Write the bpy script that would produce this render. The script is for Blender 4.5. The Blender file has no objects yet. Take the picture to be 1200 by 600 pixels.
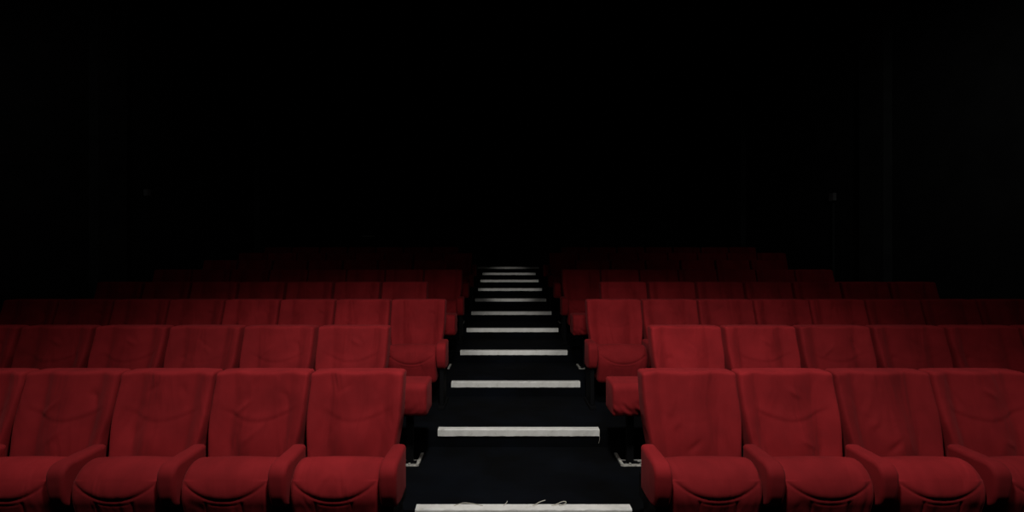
import bpy, bmesh, math, random
from mathutils import Vector
random.seed(7)
C = bpy.context.scene.collection
SC = bpy.context.scene

# ------------------------------------------------------------------ measures (metres)
CAM_Z = 1.576      # eye above the front tier
RISE = 0.133       # tier rise
PITCH = 0.899      # tier depth
STEP_Y = 2.64      # first riser
ROW_Y = 2.59       # front face of the first row's backrests at the top
N_TIER = 11
AISLE_X = 0.112
WALL_L, WALL_R, WALL_B, CEIL = -5.2, 5.45, 14.2, 6.0

# ------------------------------------------------------------------ materials
def new_mat(name):
    m = bpy.data.materials.new(name); m.use_nodes = True
    nt = m.node_tree; nt.nodes.clear()
    out = nt.nodes.new('ShaderNodeOutputMaterial')
    b = nt.nodes.new('ShaderNodeBsdfPrincipled')
    nt.links.new(b.outputs[0], out.inputs[0])
    return m, nt, b

def noise(nt, scale, detail=3, vec=None, rough=0.5):
    n = nt.nodes.new('ShaderNodeTexNoise')
    n.inputs['Scale'].default_value = scale
    n.inputs['Detail'].default_value = detail
    n.inputs['Roughness'].default_value = rough
    if vec is not None: nt.links.new(vec, n.inputs['Vector'])
    return n

def ramp(nt, fac, stops):
    r = nt.nodes.new('ShaderNodeValToRGB')
    e = r.color_ramp.elements
    e[0].position, e[0].color = stops[0][0], (*stops[0][1], 1)
    e[1].position, e[1].color = stops[-1][0], (*stops[-1][1], 1)
    for p, c in stops[1:-1]:
        k = e.new(p); k.color = (*c, 1)
    nt.links.new(fac, r.inputs[0])
    return r

def bump(nt, b, h, strength, dist, prev=None):
    n = nt.nodes.new('ShaderNodeBump')
    n.inputs['Strength'].default_value = strength
    n.inputs['Distance'].default_value = dist
    nt.links.new(h, n.inputs['Height'])
    if prev is not None: nt.links.new(prev.outputs[0], n.inputs['Normal'])
    nt.links.new(n.outputs[0], b.inputs['Normal'])
    return n

def fabric(name, dark, mid, light, folds=1.0):
    m, nt, b = new_mat(name)
    tc = nt.nodes.new('ShaderNodeTexCoord')
    info = nt.nodes.new('ShaderNodeObjectInfo')
    # every seat gets its own wear: shift the pattern by the object's random value
    sh = nt.nodes.new('ShaderNodeVectorMath'); sh.operation = 'ADD'
    mul = nt.nodes.new('ShaderNodeMath'); mul.operation = 'MULTIPLY'; mul.inputs[1].default_value = 37.0
    nt.links.new(info.outputs['Random'], mul.inputs[0])
    comb = nt.nodes.new('ShaderNodeCombineXYZ')
    for i in range(3): nt.links.new(mul.outputs[0], comb.inputs[i])
    nt.links.new(tc.outputs['Object'], sh.inputs[0]); nt.links.new(comb.outputs[0], sh.inputs[1])
    v = sh.outputs[0]
    n1 = noise(nt, 5.5, 4, v)
    r = ramp(nt, n1.outputs['Fac'], [(0.25, dark), (0.52, mid), (0.8, light)])
    hs = nt.nodes.new('ShaderNodeHueSaturation')
    vr = nt.nodes.new('ShaderNodeMapRange')
    vr.inputs['To Min'].default_value = 0.86; vr.inputs['To Max'].default_value = 1.12
    nt.links.new(info.outputs['Random'], vr.inputs['Value'])
    nt.links.new(vr.outputs[0], hs.inputs['Value'])
    nt.links.new(r.outputs[0], hs.inputs['Color'])
    nt.links.new(hs.outputs[0], b.inputs['Base Color'])
    b.inputs['Roughness'].default_value = 0.88
    b.inputs['Specular IOR Level'].default_value = 0.12
    b.inputs['Sheen Weight'].default_value = 0.07
    b.inputs['Sheen Roughness'].default_value = 0.45
    b.inputs['Sheen Tint'].default_value = (1.0, 0.25, 0.25, 1)
    fine = noise(nt, 420, 2, tc.outputs['Object'])
    p = bump(nt, b, fine.outputs['Fac'], 0.25, 0.001)
    # soft slanting creases in the cloth
    mp = nt.nodes.new('ShaderNodeMapping')
    mp.inputs['Rotation'].default_value = (0.3, 0.5, 0.2); mp.inputs['Scale'].default_value = (7, 3, 2.2)
    nt.links.new(v, mp.inputs['Vector'])
    f = noise(nt, 1.0, 2, mp.outputs[0])
    f.inputs['Distortion'].default_value = 0.8
    bump(nt, b, f.outputs['Fac'], 0.8 * folds, 0.026, p)
    return m

M = {}
M['red'] = fabric('red_upholstery', (0.155, 0.0072, 0.0092), (0.20, 0.0094, 0.012), (0.245, 0.0125, 0.0155))
M['red_arm'] = fabric('red_arm_upholstery', (0.15, 0.0072, 0.0092), (0.19, 0.009, 0.0115), (0.225, 0.0115, 0.0145), 0.3)

m, nt, b = new_mat('black_steel')
b.inputs['Base Color'].default_value = (0.0025, 0.0025, 0.003, 1); b.inputs['Roughness'].default_value = 0.85; b.inputs['Specular IOR Level'].default_value = 0.1
n = noise(nt, 60, 3); bump(nt, b, n.outputs['Fac'], 0.1, 0.002); M['steel'] = m

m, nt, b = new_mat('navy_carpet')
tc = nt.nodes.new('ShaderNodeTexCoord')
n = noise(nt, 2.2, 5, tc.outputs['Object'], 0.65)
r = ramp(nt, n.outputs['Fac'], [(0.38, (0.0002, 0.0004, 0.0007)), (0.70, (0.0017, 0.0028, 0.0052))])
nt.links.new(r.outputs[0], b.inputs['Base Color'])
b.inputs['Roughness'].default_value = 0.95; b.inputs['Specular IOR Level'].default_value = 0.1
n1 = noise(nt, 300, 2, tc.outputs['Object']); p = bump(nt, b, n1.outputs['Fac'], 0.5, 0.004)
mp = nt.nodes.new('ShaderNodeMapping'); mp.inputs['Scale'].default_value = (3, 9, 9)
nt.links.new(tc.outputs['Object'], mp.inputs['Vector'])
n2 = noise(nt, 1.3, 3, mp.outputs[0]); bump(nt, b, n2.outputs['Fac'], 0.4, 0.02, p)
M['carpet'] = m

def plain(name, col, rough=0.8, var=0.25, scale=3):
    m, nt, b = new_mat(name)
    tc = nt.nodes.new('ShaderNodeTexCoord')
    n = noise(nt, scale, 4, tc.outputs['Object'])
    lo = tuple(c*(1-var) for c in col); hi = tuple(min(1, c*(1+var)) for c in col)
    r = ramp(nt, n.outputs['Fac'], [(0.3, lo), (0.7, hi)])
    nt.links.new(r.outputs[0], b.inputs['Base Color'])
    b.inputs['Roughness'].default_value = rough
    b.inputs['Specular IOR Level'].default_value = 0.15
    return m
M['wall'] = plain('black_wall_paint', (0.020, 0.022, 0.022), 0.9)
M['pilaster'] = plain('black_pilaster_paint', (0.034, 0.038, 0.037), 0.9)
M['ceiling'] = plain('black_ceiling_paint', (0.0015, 0.0015, 0.0015), 0.95)
M['metal'] = plain('scuffed_metal', (0.30, 0.29, 0.26), 0.6, 0.5, 60)
M['thread'] = plain('pale_thread', (0.45, 0.42, 0.36), 0.9, 0.1)
M['fixture'] = plain('grey_plastic', (0.16, 0.16, 0.16), 0.7, 0.2)
M['pale'] = plain('pale_plastic', (0.5, 0.5, 0.47), 0.7, 0.2)

m, nt, b = new_mat('white_nosing')
tc = nt.nodes.new('ShaderNodeTexCoord')
n = noise(nt, 9, 6, tc.outputs['Object'], 0.7)
r = ramp(nt, n.outputs['Fac'], [(0.28, (0.40, 0.385, 0.34)), (0.42, (0.64, 0.63, 0.59)), (0.7, (0.74, 0.73, 0.695))])
nt.links.new(r.outputs[0], b.inputs['Base Color'])
b.inputs['Roughness'].default_value = 0.7
n = noise(nt, 180, 2, tc.outputs['Object']); bump(nt, b, n.outputs['Fac'], 0.2, 0.002)
M['nosing'] = m

# ------------------------------------------------------------------ helpers
def mesh_of(name, verts, faces, smooth=True, mat=None):
    me = bpy.data.meshes.new(name)
    me.from_pydata(verts, [], faces); me.validate(); me.update()
    bm = bmesh.new(); bm.from_mesh(me)
    bmesh.ops.recalc_face_normals(bm, faces=bm.faces); bm.to_mesh(me); bm.free()
    for p in me.polygons: p.use_smooth = smooth
    if mat: me.materials.append(mat)
    return me

def link(name, me, parent=None, loc=(0, 0, 0)):
    o = bpy.data.objects.new(name, me); C.objects.link(o)
    o.location = loc
    if parent is not None: o.parent = parent
    return o

def tag(o, label, cat, group=None):
    o['label'] = label; o['category'] = cat
    if group: o['group'] = group
    return o

def struct(o):
    o['kind'] = 'structure'; return o

def empty(name, loc):
    o = bpy.data.objects.new(name, None); C.objects.link(o); o.location = loc
    o.empty_display_size = 0.1
    return o

def boxes(name, lst, mat, bev=0.0):
    bm = bmesh.new()
    for (x0, x1, y0, y1, z0, z1) in lst:
        r = bmesh.ops.create_cube(bm, size=1)
        for v in r['verts']:
            v.co = Vector(((x0+x1)/2 + v.co.x*(x1-x0), (y0+y1)/2 + v.co.y*(y1-y0), (z0+z1)/2 + v.co.z*(z1-z0)))
    if bev: bmesh.ops.bevel(bm, geom=bm.edges[:], offset=bev, segments=2, profile=0.5, affect='EDGES')
    me = bpy.data.meshes.new(name); bm.to_mesh(me); bm.free()
    me.materials.append(mat)
    return me

def axis(h, r, n):
    """sample positions -h..h, dense inside the rounded rim r"""
    k = 5
    a = [-h + r*(1-math.cos(math.pi/2*i/k)) for i in range(k)]
    mid = [-(h-r) + 2*(h-r)*i/n for i in range(n+1)]
    return a + mid + [-x for x in reversed(a)]

def round_box(name, hx, hy, hz, r, nx, ny, nz, warp, mat):
    X, Y, Z = axis(hx, r, nx), axis(hy, min(r, hy*0.98), ny), axis(hz, r, nz)
    idx = {}; verts = []
    ry = min(r, hy*0.98)
    def vid(i, j, k):
        key = (i, j, k)
        if key not in idx:
            p = Vector((X[i], Y[j], Z[k]))
            q = Vector((max(-hx+r, min(hx-r, p.x)), max(-hy+ry, min(hy-ry, p.y)), max(-hz+r, min(hz-r, p.z))))
            d = p - q
            if d.length > 1e-9:
                e = Vector((d.x/r, d.y/ry, d.z/r)); e.normalize()
                p = q + Vector((e.x*r, e.y*ry, e.z*r))
            idx[key] = len(verts); verts.append(tuple(warp(p.x, p.y, p.z)))
        return idx[key]
    faces = []
    I, J, K = len(X)-1, len(Y)-1, len(Z)-1
    for i in range(I):
        for k in range(K):
            for j in (0, J):
                faces.append((vid(i, j, k), vid(i+1, j, k), vid(i+1, j, k+1), vid(i, j, k+1)))
        for j in range(J):
            for k in (0, K):
                faces.append((vid(i, j, k), vid(i+1, j, k), vid(i+1, j+1, k), vid(i, j+1, k)))
    for j in range(J):
        for k in range(K):
            for i in (0, I):
                faces.append((vid(i, j, k), vid(i, j+1, k), vid(i, j+1, k+1), vid(i, j, k+1)))
    return mesh_of(name, verts, faces, True, mat)

def arc(cx, cz, r, a0, a1, n, rz=None):
    rz = rz or r
    return [(cx + r*math.cos(math.radians(a0+(a1-a0)*i/n)), cz + rz*math.sin(math.radians(a0+(a1-a0)*i/n))) for i in range(n+1)]

def resample(P, step):
    n = len(P); L = [0]
    for i in range(n): L.append(L[-1] + math.hypot(P[(i+1) % n][0]-P[i][0], P[(i+1) % n][1]-P[i][1]))
    m = max(12, int(L[-1]/step)); out = []; j = 0
    for k in range(m):
        t = L[-1]*k/m
        while L[j+1] < t: j += 1
        f = (t-L[j])/max(1e-9, L[j+1]-L[j]); a, b = P[j], P[(j+1) % n]
        out.append((a[0]+(b[0]-a[0])*f, a[1]+(b[1]-a[1])*f))
    return out

def sweep(name, prof, w, r, nx, warp, mat, step=0.012, pre=0.018):
    """extrude a closed (y,z) outline along x with rounded shoulders of radius r"""
    P = []
    for i, a in enumerate(prof):                # keep long flats flat
        c = prof[(i+1) % len(prof)]; k = max(1, int(math.hypot(c[0]-a[0], c[1]-a[1])/pre))
        P += [(a[0]+(c[0]-a[0])*j/k, a[1]+(c[1]-a[1])*j/k) for j in range(k)]
    for _ in range(3):                          # round the outline off
        P = [q for i in range(len(P)) for q in (
            (P[i][0]*.75+P[(i+1) % len(P)][0]*.25, P[i][1]*.75+P[(i+1) % len(P)][1]*.25),
            (P[i][0]*.25+P[(i+1) % len(P)][0]*.75, P[i][1]*.25+P[(i+1) % len(P)][1]*.75))]
    P = resample(P, step); n = len(P)
    area = sum(P[i][0]*P[(i+1) % n][1]-P[(i+1) % n][0]*P[i][1] for i in range(n))
    s = 1 if area > 0 else -1
    N = []
    for i in range(n):
        a, b = P[i-2], P[(i+2) % n]
        dx, dz = b[0]-a[0], b[1]-a[1]; L = math.hypot(dx, dz) or 1
        N.append((-dz/L*s, dx/L*s))            # inward
    xs = axis(w/2, r, nx)
    verts = []; faces = []
    for x in xs:
        e = max(0.0, (abs(x)-(w/2-r))/r); ins = r*(1-math.sqrt(max(0, 1-min(1, e)**2)))
        for (y, z), (ny, nz) in zip(P, N):
            verts.append(tuple(warp(x, y+ny*ins, z+nz*ins)))
    for a in range(len(xs)-1):
        for i in range(n):
            j = (i+1) % n
            faces.append((a*n+i, a*n+j, (a+1)*n+j, (a+1)*n+i))
    for a in (0, len(xs)-1):
        c = [sum(verts[a*n+i][k] for i in range(n))/n for k in range(3)]
        verts.append(tuple(c)); ci = len(verts)-1
        for i in range(n): faces.append((a*n+i, a*n+(i+1) % n, ci))
    return mesh_of(name, verts, faces, True, mat)

def sm(a, b, x):
    t = max(0, min(1, (x-a)/(b-a))); return t*t*(3-2*t)

def g(x, s): return math.exp(-(x/s)**2)

def seg_dist(px, pz, a, b):
    dx, dz = b[0]-a[0], b[1]-a[1]
    t = max(0, min(1, ((px-a[0])*dx+(pz-a[1])*dz)/(dx*dx+dz*dz)))
    return math.hypot(px-a[0]-t*dx, pz-a[1]-t*dz), t

# ------------------------------------------------------------------ seat meshes
BACK_W, Z0, Z1, TH = 0.537, 0.43, 0.955, 0.10
def back_mesh(var):
    rnd = random.Random(100+var)
    folds = []
    for _ in range(4):
        sx = rnd.choice((-1, 1)); x = sx*rnd.uniform(0.05, 0.17); z = rnd.uniform(0.52, 0.85)
        ang = rnd.uniform(0.5, 1.4)*sx; L = rnd.uniform(0.06, 0.16)
        folds.append(((x, z), (x+L*math.cos(ang)*sx*-1, z+abs(L*math.sin(ang))), rnd.uniform(0.003, 0.0085)*rnd.choice((-1, 1)), rnd.uniform(0.008, 0.016)))
    seam_amp = rnd.uniform(0.0005, 0.0030)
    hz = (Z1-Z0)/2; zc = (Z1+Z0)/2
    def warp(x, y, z):
        u = x/(BACK_W/2); t = (z+hz)/(2*hz); wz = z+zc
        width = 0.90 + 0.10*sm(0.05, 0.62, t)                     # narrower below
        X = x*width
        yy = y
        if y < 0:                                                 # seat side
            k = min(1, -y/(TH/2))
            rel = 0
            a = abs(u)
            rel += 0.040*sm(0.50, 0.97, a)*(0.45+0.55*sm(1.0, 0.35, t))   # side bolsters
            rel += 0.030*g(u, 0.38)*(1-0.35*t)                    # crowned middle
            rel += 0.020*g(t-0.30, 0.22)*g(u, 0.55)               # lumbar swell
            rel += 0.003*sm(0.85, 1.0, t)
            rel -= 0.013*g(a-0.60, 0.15)*(0.5+0.5*sm(0.0, 0.4, t))                         # rolled top
            seam = 0.50 + 0.15*(a/0.85)**2.2
            fade = sm(0.95, 0.6, a)
            rel -= seam_amp*1.0*g(t-seam, 0.014)*fade
            rel += seam_amp*0.9*g(t-seam-0.045, 0.035)*fade
            lx = 0.34+0.12*(1-t/0.5)
            if t < seam: rel -= 0.0028*g(a-lx, 0.024)*sm(0.0, 0.06, seam-t)
            for (p, q, amp, wd) in folds:
                d, s = seg_dist(x, wz, p, q)
                rel += amp*(g(d, wd))*math.sin(math.pi*min(1, s*0.9+0.05))
            yy = y - rel*k
        else:
            yy = y*(1-0.25*abs(u)**4)
        Y = yy + TH/2 + (wz-0.95)*0.22                            # leaning back
        if t > 0.8: X = X*(1+0.0*t)
        return (X, Y, wz - 0.004*(abs(u)**6)*sm(0.8, 1, t))
    return round_box('backrest', BACK_W/2, TH/2, hz, 0.019, 44, 3, 46, warp, M['red'])

def cushion_mesh(var):
    rnd = random.Random(300+var)
    w = 0.45
    P = [(-0.135, 0.495), (-0.17, 0.535), (-0.21, 0.560), (-0.25, 0.570)]
    P += [(-0.285, 0.564), (-0.318, 0.545), (-0.345, 0.515), (-0.362, 0.475), (-0.368, 0.435), (-0.366, 0.40),
          (-0.356, 0.36), (-0.345, 0.31), (-0.332, 0.26), (-0.318, 0.235), (-0.295, 0.222), (-0.22, 0.222), (-0.15, 0.235), (-0.13, 0.26)]
    off = rnd.uniform(-0.006, 0.006)
    def warp(x, y, z):
        u = x/(w/2); a = abs(u)
        if y < -0.2 and z > 0.24:
            seam = 0.405 + 0.10*a**2.2 + off
            k = sm(-0.2, -0.3, y)
            rel = 0.005*sm(seam-0.004, seam+0.03, z)*sm(1.0, 0.8, a)
            rel -= 0.0032*g(z-seam, 0.0055)
            if a < 0.36: rel -= 0.0018*g(z-(seam-0.026), 0.005)*sm(0.36, 0.30, a)
            if z < seam-0.02: rel -= 0.004*g(a-0.40, 0.03)
            rel += 0.006*g(u, 0.6)
            y = y - rel*k
        # top crown across the width
        if z > 0.5: z += 0.008*(1-a**2)-0.006
        return (x*(1+0.012*sm(0.3, 0.5, z)), y, z)
    return sweep('seat_cushion', P, w, 0.03, 56, warp, M['red'], 0.006, 1.0)

def arm_mesh():
    P = [(-0.138, 0.593), (-0.30, 0.590)] + arc(-0.335, 0.530, 0.062, 82, 178, 8, 0.060) + \
        [(-0.395, 0.48), (-0.388, 0.43), (-0.372, 0.385), (-0.35, 0.362), (-0.32, 0.355), (-0.138, 0.352)]
    def warp(x, y, z):
        s = 1 - 0.16*sm(0.50, 0.36, z)*sm(-0.25, -0.38, y) - 0.12*sm(-0.3, -0.12, y)
        d = abs(x)/0.044
        return (x*s, y, z + 0.004*(1-d*d))
    return sweep('armrest', P, 0.090, 0.020, 6, warp, M['red_arm'], 0.012)

def block_mesh(w, flip):
    P = [(-0.165, 0.612), (-0.33, 0.612)] + arc(-0.355, 0.562, 0.05, 80, 178, 8) + \
        [(-0.412, 0.50), (-0.412, 0.45), (-0.402, 0.41), (-0.385, 0.39), (-0.35, 0.382), (-0.18, 0.385), (-0.165, 0.40)]
    def warp(x, y, z):
        if y < -0.36 and z < 0.52:
            f = math.sin((x*flip*1.2+z*1.1)*95)*0.5+math.sin((x*flip*0.7+z*1.5)*61+1)*0.5
            y += 0.0065*f*sm(0.53, 0.42, z)*(1.0 if flip > 0 else 0.35)
        return (x, y, z)
    return sweep('padded_body', P, w, 0.022, 26, warp, M['red'], 0.010)

BACKS = [back_mesh(i) for i in range(6)]
CUSH = [cushion_mesh(i) for i in range(3)]
ARM = arm_mesh()
LEG = boxes('leg', [(-0.018, 0.018, -0.33, -0.12, 0.03, 0.355), (-0.03, 0.03, -0.37, -0.06, 0.0, 0.03),
                    (-0.015, 0.015, -0.13, -0.03, 0.26, 0.40)], M['steel'], 0.004)
FRAME = boxes('frame', [(-0.24, 0.24, -0.075, -0.03, 0.385, 0.435), (-0.22, 0.22, -0.16, -0.06, 0.30, 0.33),
                        (-0.02, 0.02, -0.075, -0.05, 0.32, 0.40)], M['steel'], 0.004)

# ------------------------------------------------------------------ rows (seat widths and row ends measured per side)
# tier, (left aisle end, outward count, pitch), (right ...)
ROWS = [
    (-0.570, 5, 0.540,  0.777, 4, 0.551),
    (-0.876, 6, 0.570,  1.112, 6, 0.571),
    (-0.563, 8, 0.536,  0.790, 8, 0.540),
    (-0.885, 7, 0.554,  1.108, 7, 0.563),
    (-0.570, 8, 0.527,  0.782, 7, 0.530),
    (-0.880, 7, 0.548,  1.110, 6, 0.547),
    (-0.565, 8, 0.515,  0.785, 8, 0.523),
    (-0.880, 7, 0.548,  1.110, 7, 0.548),
]
ORD = ['first', 'second', 'third', 'fourth', 'fifth', 'sixth', 'seventh', 'eighth']
ROWNAME = ['the front row', 'the second row', 'the third row', 'the fourth row', 'the fifth row', 'the sixth row',
           'the seventh row', 'the rearmost visible row']
TONE = ['bright red', 'red', 'red', 'deep red', 'dark red', 'dim dark red', 'very dim dark red', 'nearly black red']

proto = empty('theatre_seat', (0, 0, 0))
parts = {}
parts['back'] = link('backrest', BACKS[0], proto)
parts['cush'] = link('seat_cushion', CUSH[0], proto)
parts['arm'] = link('armrest', ARM, proto)
parts['leg'] = link('leg', LEG, proto)
parts['frame'] = link('frame', FRAME, proto)

def place_seat(first, row, side, k, x_in, pitch, last):
    """x_in: aisle-side boundary of the seat; side -1 left block, +1 right block"""
    if first:
        root = proto; ps = dict(parts)
    else:
        root = proto.copy(); C.objects.link(root); ps = {}
        for key, p in parts.items():
            c = p.copy(); C.objects.link(c); c.parent = root; ps[key] = c
    cx = x_in + side*pitch/2
    root.location = (cx, ROW_Y + row*PITCH, row*RISE)
    v = (row*5 + k*3 + (side > 0)*2 + (row*k) % 4)
    ps['back'].data = BACKS[v % 6]
    ps['back'].scale.x = (pitch-(0.028 if row % 2 else 0.012))/BACK_W
    ps['cush'].data = CUSH[v % 3]
    ps['cush'].scale.x = (pitch-0.098)/0.45
    ps['arm'].location.x = ps['leg'].location.x = -side*pitch/2
    extra = []
    if last:
        for key in ('arm', 'leg'):
            c = ps[key].copy(); C.objects.link(c); c.parent = root; c.location.x = side*pitch/2
    s = 'left' if side < 0 else 'right'
    if k == 0: pos = 'beside the stairs'
    else: pos = f'{ORD[k]} from stairs'
    if last and row >= 2: pos += ', outermost'
    root['label'] = f'{TONE[row]} tip-up seat, {ROWNAME[row][4:]} {s} of aisle, {pos}'
    root['category'] = 'theatre seat'
    root['group'] = f'red seats in {ROWNAME[row]} {s} of the aisle'
    return root

first = True
for row, (xl, nl, pl, xr, nr, pr) in enumerate(ROWS):
    for k in range(nl):
        place_seat(first, row, -1, k, xl - k*pl, pl, k == nl-1); first = False
    for k in range(nr):
        place_seat(False, row, 1, k, xr + k*pr, pr, k == nr-1)

# ------------------------------------------------------------------ padded end blocks (even rows, aisle side)
def bracket_mesh(s):
    # L-shaped floor plate with an open middle; s = sign of the seat side
    t = 0.008
    L = [(0.0, 0.19, -0.290, -0.255, 0, t), (0.0, 0.19, -0.212, -0.185, 0, t), (0.0, 0.04, -0.285, -0.185, 0, t),
         (0.155, 0.19, -0.285, -0.185, 0, t), (-0.014, 0.008, -0.285, -0.085, 0, 0.016)]
    L = [((a, b) if s > 0 else (-b, -a)) + tuple(r) for a, b, *r in L]
    me = boxes('floor_bracket', L, M['metal'], 0.002)
    # two bolt heads
    bm = bmesh.new(); bm.from_mesh(me)
    for bx in (0.055, 0.135):
        r = bmesh.ops.create_cone(bm, cap_ends=True, segments=6, radius1=0.010, radius2=0.009, depth=0.010)
        for v in r['verts']: v.co += Vector((s*bx, -0.272, t+0.005))
    bm.to_mesh(me); bm.free()
    return me
BR = {-1: bracket_mesh(-1), 1: bracket_mesh(1)}
BLEG = boxes('leg', [(-0.025, 0.025, -0.255, -0.215, 0.0, 0.40), (-0.06, 0.06, -0.260, -0.210, 0.0, 0.012),
                     (-0.10, 0.10, -0.30, -0.19, 0.365, 0.395)], M['steel'], 0.004)
WB = {-1: (-0.826, -0.530), 1: (0.742, 1.062)}
BODY = {s: block_mesh(WB[s][1]-WB[s][0], s) for s in (-1, 1)}
for row in (1, 3, 5, 7):
    for s in (-1, 1):
        a, b = WB[s]
        t = empty('padded_end_block', ((a+b)/2, ROW_Y + row*PITCH, row*RISE))
        link('padded_body', BODY[s], t)
        link('leg', BLEG, t)
        if row < 7:
            br = link('floor_bracket', BR[s], t, ((0.84 if s > 0 else -0.62) - (a+b)/2, 0, 0))
            br['label'] = 'scuffed pale metal floor bracket'
        look = 'creased red' if s > 0 else 'smooth red'
        tag(t, f'{look} backless padded block ending {ROWNAME[row]}, {"left" if s < 0 else "right"} of the stairs',
            'padded block', 'padded blocks at the aisle ends of the wider-set rows')

# ------------------------------------------------------------------ tiered floor
verts = []; faces = []
prof = [(-2.0, 0.0)]
for i in range(N_TIER):
    y = STEP_Y + i*PITCH
    prof += [(y, i*RISE), (y, (i+1)*RISE)]
prof += [(WALL_B+0.1, N_TIER*RISE)]
for (y, z) in prof:
    verts += [(WALL_L-0.1, y, z), (WALL_R+0.1, y, z)]
n = len(prof)
verts += [(WALL_L-0.1, WALL_B+0.1, -0.2), (WALL_R+0.1, WALL_B+0.1, -0.2), (WALL_L-0.1, -2, -0.2), (WALL_R+0.1, -2, -0.2)]
for i in range(n-1): faces.append((2*i, 2*i+1, 2*i+3, 2*i+2))
faces += [(2*n-2, 2*n-1, 2*n+1, 2*n), (2*n, 2*n+1, 2*n+3, 2*n+2), (2*n+2, 2*n+3, 1, 0)]
faces += [tuple([2*i for i in range(n)] + [2*n, 2*n+2]), tuple([2*i+1 for i in range(n)] + [2*n+1, 2*n+3])]
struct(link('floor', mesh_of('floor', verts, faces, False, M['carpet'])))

# ------------------------------------------------------------------ stair nosings
def nosing_mesh(w, var):
    rnd = random.Random(var)
    t = 0.010
    bm = bmesh.new()
    P = [(-0.012, 0.004), (-0.008, t), (0.045, t), (0.045, 0.0005), (-0.0005, 0.0005), (-0.0005, -0.042), (-0.012, -0.042)]
    N = 40; rows_ = []
    for i in range(N+1):
        x = -w/2 + w*i/N
        rows_.append([bm.verts.new((x, y + (rnd.uniform(-0.0012, 0.0012) if y < 0 else 0), z + (rnd.uniform(-0.001, 0.001) if z < -0.01 else 0))) for y, z in P])
    for i in range(N):
        for j in range(len(P)):
            k = (j+1) % len(P)
            bm.faces.new((rows_[i][j], rows_[i][k], rows_[i+1][k], rows_[i+1][j]))
    bm.faces.new(rows_[0]); bm.faces.new(list(reversed(rows_[-1])))
    bmesh.ops.recalc_face_normals(bm, faces=bm.faces)
    me = bpy.data.meshes.new('stair_nosing'); bm.to_mesh(me); bm.free(); me.materials.append(M['nosing'])
    return me
NL = ['white nosing strip on the lowest step, loose threads at its rear edge',
      'white nosing strip on the second step up, thread hanging at its right end',
      'white nosing strip on the third step, between the red padded blocks of the second row',
      'white nosing strip on the fourth step up the aisle',
      'white nosing strip on the fifth step, level with the third-row armrests',
      'off-white nosing strip on the sixth step up the aisle',
      'off-white nosing strip on the seventh step up the aisle',
      'greyish nosing strip on the eighth step, fourth from the top',
      'greyish nosing strip on the ninth step, third from the top',
      'short dim grey nosing strip just below the topmost step',
      'dim grey nosing strip on the topmost step, wider than the one below']
for i in range(N_TIER):
    w = 1.263 if i < 10 else 1.58
    o = link('stair_nosing', nosing_mesh(w, i), None, (AISLE_X - (0.01 if i == 10 else 0), STEP_Y + i*PITCH, (i+1)*RISE))
    tag(o, NL[i], 'stair nosing', 'white nosing strips up the aisle stairs')

# ------------------------------------------------------------------ loose threads
def tube(name, pts, r, mat):
    cu = bpy.data.curves.new(name, 'CURVE'); cu.dimensions = '3D'
    cu.bevel_depth = r; cu.bevel_resolution = 1
    s = cu.splines.new('NURBS'); s.points.add(len(pts)-1)
    for p, q in zip(s.points, pts): p.co = (*q, 1)
    s.use_endpoint_u = True; s.order_u = 3
    o = bpy.data.objects.new(name, cu); dg = None
    C.objects.link(o); bpy.context.view_layer.update()
    me = bpy.data.meshes.new_from_object(o.evaluated_get(bpy.context.evaluated_depsgraph_get()))
    bpy.data.objects.remove(o); bpy.data.curves.remove(cu)
    me.materials.clear(); me.materials.append(mat)
    return link(name, me)
F = 530.0
def at(px, y): return (px-591)/F*y
zt = RISE + 0.011
yb = STEP_Y + 0.045
def th(pts, label):
    o = tube('loose_thread', [(at(px, yb+dy), yb+dy, zt + dz) for px, dy, dz in pts], 0.0021, M['thread'])
    tag(o, label, 'thread', 'loose threads on the stairs')
th([(532, -.02, 0), (538, 0.0, .001), (545, .01, .003), (553, 0.0, .003), (560, -.01, .001), (566, -.02, 0)], 'low curl of pale thread at the left of the lowest nosing strip')
th([(590, -.02, 0), (592, 0, .002), (594, .0, .008), (594.5, .005, .016)], 'tiny pale thread end sticking up on the lowest nosing strip')
th([(624, -.02, 0), (628, -.01, .004), (632, 0, .012), (637, 0.005, .018), (639, .005, .020)], 'straight pale thread rising to the right from the lowest nosing strip')
th([(646, -.02, 0), (652, -.01, .004), (657, 0, .011), (661, 0, .017), (664, 0, .012), (662, -.01, .004), (655, -.015, .001)], 'looped pale thread on the lowest nosing strip, right of the straight thread')
ys = STEP_Y + PITCH - 0.016
o = tube('loose_thread', [(at(702, ys), ys, 2*RISE-.01), (at(702.8, ys), ys-.004, 2*RISE-.05), (at(702.2, ys), ys-.002, 2*RISE-.075), (at(701.5, ys), ys-.002, 2*RISE-.095)], 0.0013, M['thread'])
tag(o, 'thin thread hanging from the right end of the second nosing strip', 'thread', 'loose threads on the stairs')

# ------------------------------------------------------------------ room shell
HB = N_TIER*RISE
struct(link('wall_left', boxes('wall_left', [(WALL_L-0.1, WALL_L, -2, WALL_B, -0.2, CEIL)], M['wall'])))
struct(link('wall_right', boxes('wall_right', [(WALL_R, WALL_R+0.1, -2, WALL_B, -0.2, CEIL)], M['wall'])))
struct(link('wall_back', boxes('wall_back', [(WALL_L-0.1, WALL_R+0.1, WALL_B, WALL_B+0.1, -0.2, CEIL)], M['wall'])))
struct(link('ceiling', boxes('ceiling', [(WALL_L-0.1, WALL_R+0.1, -2, WALL_B+0.1, CEIL, CEIL+0.1)], M['ceiling'])))
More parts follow.
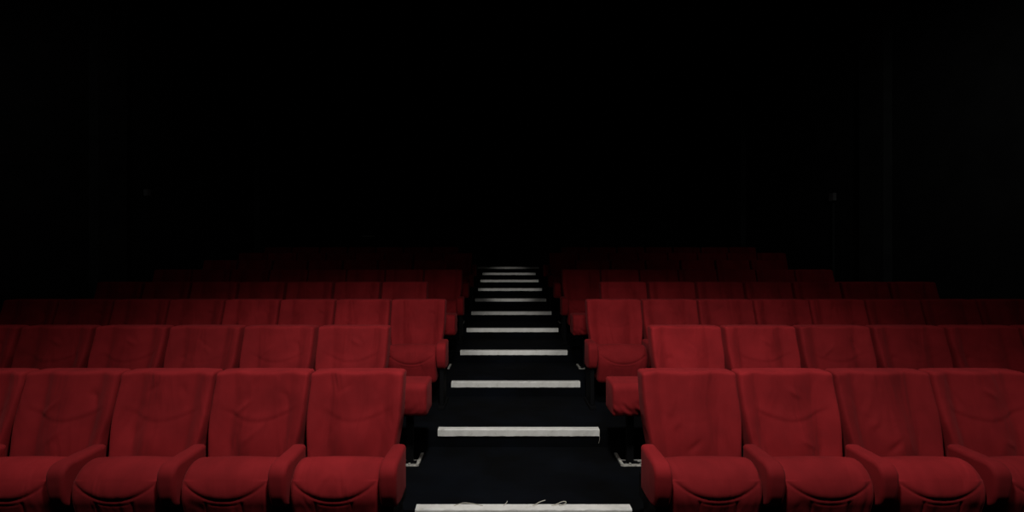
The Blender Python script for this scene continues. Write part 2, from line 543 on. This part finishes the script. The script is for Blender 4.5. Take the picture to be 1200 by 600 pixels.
# shallow pilasters on the side walls
for i, y in enumerate((6.35, 10.2)):
    struct(link(f'trim_{i+1}', boxes('pilaster', [(WALL_R-0.12, WALL_R, y, y+0.45, 0.3, CEIL)], M['pilaster'], 0.008)))
for i, y in enumerate((5.65, 9.4)):
    struct(link(f'trim_{i+3}', boxes('pilaster', [(WALL_L, WALL_L+0.12, y, y+0.45, 0.3, CEIL)], M['pilaster'], 0.008)))

# small wall fittings
def fitting(name, x, y, z, sgn, label, cat, s=0.07):
    t = empty(name, (x, y, z))
    link('housing', boxes('housing', [((-0.06 if sgn > 0 else 0.0), (0.0 if sgn > 0 else 0.06), -s/2, s/2, -s*0.6, s*0.6)], M['fixture'], 0.008), t)
    link('mounting_plate', boxes('mounting_plate', [((-0.008 if sgn > 0 else 0), (0 if sgn > 0 else 0.008), -s*0.7, s*0.7, -s*0.9, s*0.9)], M['steel'], 0.002), t)
    tag(t, label, cat)
    return t
yr = WALL_R*F/(978-591)
fitting('wall_sensor', WALL_R, yr, CAM_Z + (308-231)/F*yr, 1, 'small faint grey box high on the right wall', 'wall box', 0.11)
yl = abs(WALL_L)*F/(591-170)
fitting('wall_sensor', WALL_L, yl, CAM_Z + (308-226)/F*yl, -1, 'barely visible small box high on the left wall', 'wall box', 0.08)
# thin vertical conduits under them
for x, y, z1, lb in ((WALL_R-0.02, yr, CAM_Z + (308-231)/F*yr - 0.1, 'thin black conduit running down the right wall under the small grey box'),
                     (WALL_L+0.02, yl-0.4, 5.0, 'thin black conduit running up the left wall')):
    bm = bmesh.new(); z0 = 0.75
    bmesh.ops.create_cone(bm, cap_ends=True, segments=12, radius1=0.018, radius2=0.018, depth=z1-z0)
    for v in bm.verts: v.co += Vector((0, 0, (z1+z0)/2))
    me = bpy.data.meshes.new('conduit'); bm.to_mesh(me); bm.free(); me.materials.append(M['pilaster'])
    tag(link('conduit', me, None, (x, y, 0)), lb, 'conduit')
# pale ledge on the back wall
xb = at(432, WALL_B); zb = CAM_Z + (308-277)/F*WALL_B
tag(link('wall_ledge', boxes('wall_ledge', [(xb-0.21, xb+0.21, WALL_B-0.06, WALL_B, zb-0.012, zb+0.014)], M['pale'], 0.003)),
    'short pale ledge on the dark back wall above the left seats', 'ledge')

# ------------------------------------------------------------------ light
def spot(loc, target, energy, size_deg, blend, radius, wide=1.0, col=(1, 0.975, 0.94)):
    l = bpy.data.lights.new('spot', 'SPOT'); l.energy = energy; l.color = col
    l.spot_size = math.radians(size_deg); l.spot_blend = blend; l.shadow_soft_size = radius
    o = bpy.data.objects.new('spot_light', l); C.objects.link(o); o.location = loc
    d = Vector(target)-Vector(loc); o.rotation_euler = d.to_track_quat('-Z', 'Y').to_euler()
    o.scale = (wide, 1, 1)
    return o
spot((0.1, 0.9, 4.8), (0.1, 1.35, 0.0), 670, 104, 1.0, 0.2)
for sx in (-2.5, 2.7):
    spot((sx, 0.9, 4.8), (sx*1.05, 1.35, 0.0), 180, 96, 1.0, 0.2)
# soft front fill towards the middle rows
spot((0.1, -0.6, 3.6), (0.1, 4.35, 0.85), 330, 27, 1.0, 0.3, 3.2)
spot((0.1, -0.6, 3.6), (0.1, 6.0, 0.9), 26, 60, 1.0, 0.4, 1.8)
# two narrow spots added to brighten the nosings, aimed up the stairs
spot((0.112, -1.0, 3.1), (0.112, 6.0, 0.62), 430, 11, 0.8, 0.04)
spot((0.112, -1.0, 3.1), (0.112, 9.5, 1.10), 640, 8.2, 0.6, 0.04)
# weak spots added to lift the side walls slightly out of black
spot((3.4, 2.6, 4.2), (5.45, 6.3, 1.9), 26, 88, 1.0, 0.3)
spot((-3.2, 2.6, 4.2), (-5.2, 6.3, 1.9), 9, 88, 1.0, 0.3)
w = bpy.data.worlds.new('world'); SC.world = w; w.use_nodes = True
w.node_tree.nodes['Background'].inputs[0].default_value = (0.6, 0.7, 1.0, 1)
w.node_tree.nodes['Background'].inputs[1].default_value = 0.0

# ------------------------------------------------------------------ camera
cam = bpy.data.cameras.new('camera'); co = bpy.data.objects.new('camera', cam); C.objects.link(co)
co.location = (0, 0, CAM_Z); co.rotation_euler = (math.pi/2, 0, 0)
cam.sensor_width = 36; cam.lens = F/1200*36
cam.shift_x = 9/1200; cam.shift_y = 8/1200
cam.clip_start = 0.05
SC.camera = co
SC.view_settings.view_transform = 'Standard'
SC.view_settings.look = 'None'
SC.view_settings.exposure = 0
